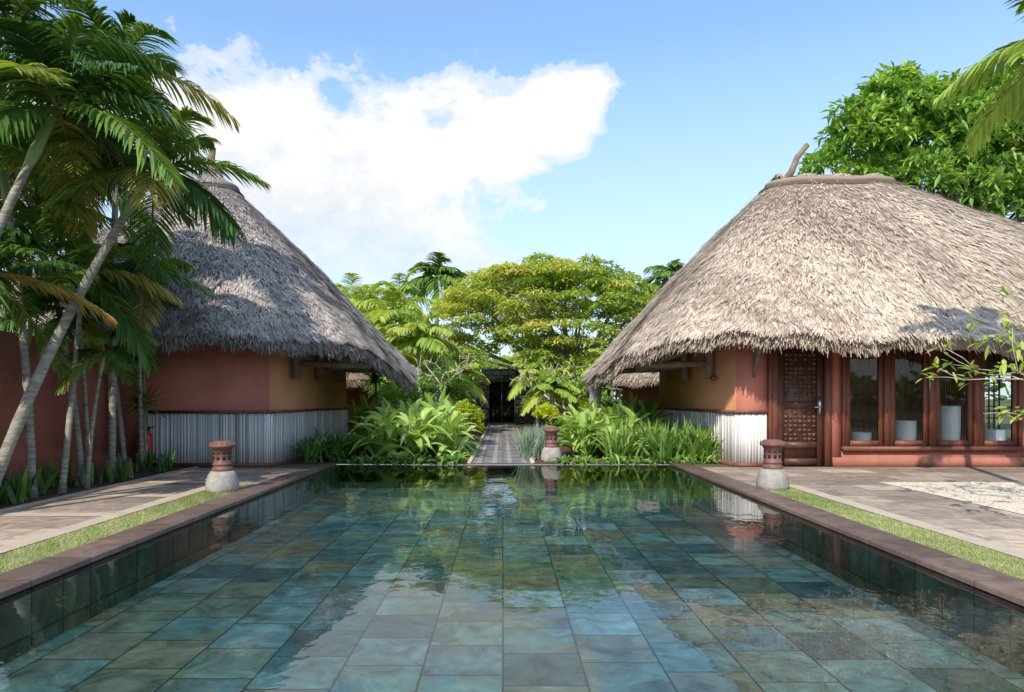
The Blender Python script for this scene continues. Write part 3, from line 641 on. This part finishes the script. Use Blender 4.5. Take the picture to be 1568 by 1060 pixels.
b=np.stack([x,rg.uniform(-17,-13,n),hh*rg.random(n)**.8],-1)
addstrips(mb,np.clip(.45+rg.normal(0,.18,n),0,1),b,azel(rg.uniform(0,6.28,n),rg.uniform(-.3,1,n)),.5,.25,droop=.3,S=2,fold=0)
mb.obj('rear_hedge',broadm)
# ---------------------------------------------------------------- foreground planting
def clumps(name,cents,per,L,W,el0,el1,mat,seed,droop=(.3,.8),S=6,shape='leaf',v0=.5,fold=.3,jit=.06,h0=.02):
    rg=np.random.default_rng(seed);c=np.repeat(np.array(cents,float),per,0);n=len(c)
    c=np.column_stack([c[:,0]+rg.normal(0,jit,n),c[:,1]+rg.normal(0,jit,n),rg.uniform(.01,h0,n)])
    el=rg.uniform(el0,el1,n);mb=MB()
    addstrips(mb,np.clip(v0+rg.normal(0,.17,n)+np.repeat(rg.normal(0,.08,len(cents)),per),0,1),c,azel(rg.uniform(0,6.28,n),el),rg.uniform(L*.6,L*1.15,n),rg.uniform(W*.7,W*1.2,n),droop=rg.uniform(*droop,n),S=S,fold=fold,shape=shape)
    return mb.obj(name,mat)
def scatter(x0,x1,y0,y1,n,seed):
    rg=np.random.default_rng(seed);return np.stack([rg.uniform(x0,x1,n),rg.uniform(y0,y1,n)],-1)
clumps('ginger_plant',scatter(-2.5,-.95,12.5,14.3,20,1),44,1.15,.15,.7,1.45,gingerm,51,(.35,.85),h0=.5,v0=.70)
clumps('ginger_plant',scatter(1.35,3.0,12.9,14.5,17,2),44,1.1,.14,.7,1.45,gingerm,52,(.35,.85),h0=.5,v0=.68)
clumps('ginger_plant',scatter(-3.3,-1.1,14.6,16.8,14,9),34,1.35,.18,.8,1.45,broadm,59,(.3,.7),h0=.5,v0=.75)
clumps('ginger_plant',scatter(2.3,3.4,14.6,16.8,10,10),34,1.35,.18,.8,1.45,broadm,60,(.3,.7),h0=.5,v0=.75)
clumps('spider_lily',scatter(-3.5,-2.6,12.0,13.0,13,3),36,.9,.045,.8,1.5,strapm,53,(.3,.7),shape='strap',v0=.42)
clumps('spider_lily',scatter(1.9,3.75,12.05,12.9,26,4),42,.9,.048,.9,1.5,strapm,54,(.15,.5),shape='strap',v0=.7)
clumps('low_groundcover',scatter(-2.6,-.75,11.98,12.25,22,5),22,.35,.05,.3,1.3,strapm,55,(.4,.9),v0=.5)
clumps('low_groundcover',scatter(1.0,3.7,11.98,12.2,26,6),22,.3,.045,.3,1.3,strapm,56,(.4,.9),v0=.7)
clumps('blue_fescue',scatter(.42,.8,12.4,13.6,9,7),120,.72,.014,1.0,1.52,bluem,57,(.1,.4),S=4,shape='strap')
clumps('blue_fescue',scatter(.6,.8,13.8,15.4,7,17),80,.6,.014,1.0,1.52,bluem,77,(.1,.4),S=4,shape='strap')
clumps('low_groundcover',scatter(-1.0,-.72,12.2,17,14,8),26,.45,.05,.5,1.3,gingerm,58,(.4,.9),v0=.5)
clumps('snake_plant',scatter(-5.75,-5.15,6.8,11.0,20,11),7,.4,.05,1.0,1.5,strapm,61,(.02,.2),S=3,shape='strap',v0=.35)
def dracaena(x,y,h,seed):
    rg=np.random.default_rng(seed);e=empty('dracaena');mb=MB();mb.add(*tube([(x,y,0),(x+.05,y,h*.5),(x,y,h)],[.035,.03,.025],8));mb.obj('stem',bark,parent=e)
    n=70;mb=MB();addstrips(mb,rg.uniform(.2,.6,n),np.tile([x,y,h],(n,1))+rg.normal(0,.03,(n,3)),azel(rg.uniform(0,6.28,n),rg.uniform(-.5,1.4,n)),rg.uniform(.3,.5,n),.035,droop=.2,S=4,shape='strap');mb.obj('leaves',strapm,parent=e)
dracaena(-5.75,10.9,1.75,1);dracaena(-5.6,10.6,1.05,2);dracaena(-2.9,15.5,1.6,3)
def frangi(root,h,spread,seed,lean=(0,0),leafn=9,ls=.22,r0=.05,levels=4,mat=lightpalm,leafp=.8):
    rg=np.random.default_rng(seed);e=empty('frangipani_tree');mb=MB();lf=MB();tips=[]
    def grow(p,d,L,r,lev):
        q=p+d*L;mid=(p+q)/2+rg.normal(0,.04*L,3)
        mb.add(*tube([p,mid,q],[r,r*.85,r*.7],6))
        if lev<=1: tips.append((q,d))
        if lev==0: return
        for k_ in range(rg.integers(2,4)):
            nd=unit(d*.75+rg.normal(0,.55,3)*np.array([1,1,.6])*spread+np.array([lean[0],lean[1],.12]))
            grow(q,nd,L*rg.uniform(.65,.95),r*.66,lev-1)
    grow(np.array(root,float),unit(np.array([lean[0]*.5,lean[1]*.5,1.])),h,r0,levels)
    mb.obj('branches',palebark,parent=e,smooth=True)
    for q,d in tips:
        if rg.random()>leafp: continue
        n=leafn;addstrips(lf,rg.uniform(.35,.95,n),np.tile(q,(n,1))+rg.normal(0,.03,(n,3)),np.tile(d,(n,1))*.5+rg.normal(0,.7,(n,3)),rg.uniform(ls*.5,ls,n),ls*.28,droop=.25,S=3)
    lf.obj('leaves',mat,parent=e)
frangi((6.62,6.3,0),.85,1.0,8,(-.10,-.02),7,.13,.035,5,leafp=.75)
frangi((-1.75,19.0,0),.8,1.0,4,(-.05,0),5,.16,.07,4,leafp=.35)
frangi((1.7,19.0,0),.8,1.0,5,(.05,0),6,.2,.06,4,leafp=.6)
frangi((-2.7,22,0),1.0,1.0,6,(0,0),5,.16,.08,4,leafp=.5)
# ---------------------------------------------------------------- sky / world
SEL,SAZ=40.0,203.0
w=D.worlds.new('World');scene.world=w;w.use_nodes=True;nt=w.node_tree;nt.nodes.clear()
out=nt.nodes.new('ShaderNodeOutputWorld');bg=nt.nodes.new('ShaderNodeBackground');bg.inputs[1].default_value=.15
sky=nt.nodes.new('ShaderNodeTexSky');sky.sky_type='NISHITA';sky.sun_disc=False;sky.sun_elevation=R(SEL);sky.sun_rotation=R(SAZ)
sky.air_density=1.0;sky.dust_density=.6;sky.ozone_density=1.5
tc=nt.nodes.new('ShaderNodeTexCoord');sx=nt.nodes.new('ShaderNodeSeparateXYZ');nt.links.new(tc.outputs['Generated'],sx.inputs[0])
az=math_(nt,'ARCTAN2',sx.outputs[0],sx.outputs[1]);el=math_(nt,'ARCSINE',sx.outputs[2])
def ell(px,py,rx,ry):
    dx=px-770;a0=math.atan(dx/FP);e0=math.atan((610-py)/math.hypot(FP,dx))
    ra=rx/FP;re=ry/FP
    u=math_(nt,'DIVIDE',math_(nt,'SUBTRACT',az,a0),ra);v=math_(nt,'DIVIDE',math_(nt,'SUBTRACT',el,e0),re)
    return math_(nt,'SUBTRACT',1.0,math_(nt,'SQRT',math_(nt,'ADD',math_(nt,'MULTIPLY',u,u),math_(nt,'MULTIPLY',v,v))))
fld=None
for q in((430,225,200,105),(600,245,160,90),(735,210,115,75),(850,175,80,62),(905,140,48,34),(480,310,250,95),(600,395,190,35),(260,220,180,115)):
    e_=ell(*q);fld=e_ if fld is None else math_(nt,'SMOOTH_MAX',fld,e_,.12)
mp=nt.nodes.new('ShaderNodeMapping');mp.inputs['Scale'].default_value=(1,1,1.4);nt.links.new(tc.outputs['Generated'],mp.inputs[0])
n1=noise(nt,mp.outputs[0],11,6,.62,.2)
f=math_(nt,'ADD',fld,math_(nt,'MULTIPLY',math_(nt,'SUBTRACT',n1,.455),2.4))
cl=ramp(nt,f,[(0.0,(0,0,0)),(0.18,(.5,)*3),(.5,(1,1,1))])
cl.node.color_ramp.interpolation='EASE'
cl=math_(nt,'MULTIPLY',cl,ramp(nt,el,[(.12,(.35,)*3),(.27,(1,1,1))]))
shade=mixc(nt,ramp(nt,math_(nt,'ADD',math_(nt,'MULTIPLY',n1,1.3),math_(nt,'MULTIPLY',math_(nt,'SUBTRACT',el,.32),1.6)),[(0.35,(0,0,0)),(.68,(1,1,1))]),(5.1,5.6,6.2),(6.8,6.8,6.8))
haze_fill=ramp(nt,el,[(0.0,(.88,)*3),(.2,(.6,)*3),(.48,(.06,)*3),(.62,(.12,)*3),(.9,(.45,)*3)])  # horizon haze, plus white added overhead out of view as ambient fill
sk=mixc(nt,1.0,sky.outputs[0],(1.55,1.85,2.0),'MULTIPLY')
sc=mixc(nt,haze_fill,sk,(5.0,5.7,6.3))
c=mixc(nt,cl,sc,shade)
nt.links.new(c,bg.inputs[0]);nt.links.new(bg.outputs[0],out.inputs[0])
ld=D.lights.new('sun','SUN');ld.energy=5.0;ld.angle=R(.5);ld.color=(1,.92,.79)
lo=D.objects.new('sun',ld);scene.collection.objects.link(lo)
ds=Vector((math.cos(R(SEL))*math.sin(R(SAZ)),math.cos(R(SEL))*math.cos(R(SAZ)),math.sin(R(SEL))))
lo.rotation_euler=ds.to_track_quat('Z','Y').to_euler();lo.location=ds*50
# ---------------------------------------------------------------- camera
cd=D.cameras.new('camera');co=D.objects.new('camera',cd);scene.collection.objects.link(co)
co.location=(0,0,1.15);co.rotation_euler=(R(90),0,0);cd.sensor_width=36;cd.lens=36*FP/1568
cd.shift_x=14/1568;cd.shift_y=80/1568;cd.clip_end=2000;cd.clip_start=.05
scene.camera=co
scene.view_settings.view_transform='Standard'
try: scene.view_settings.look='None'
except Exception: pass
scene.view_settings.exposure=0
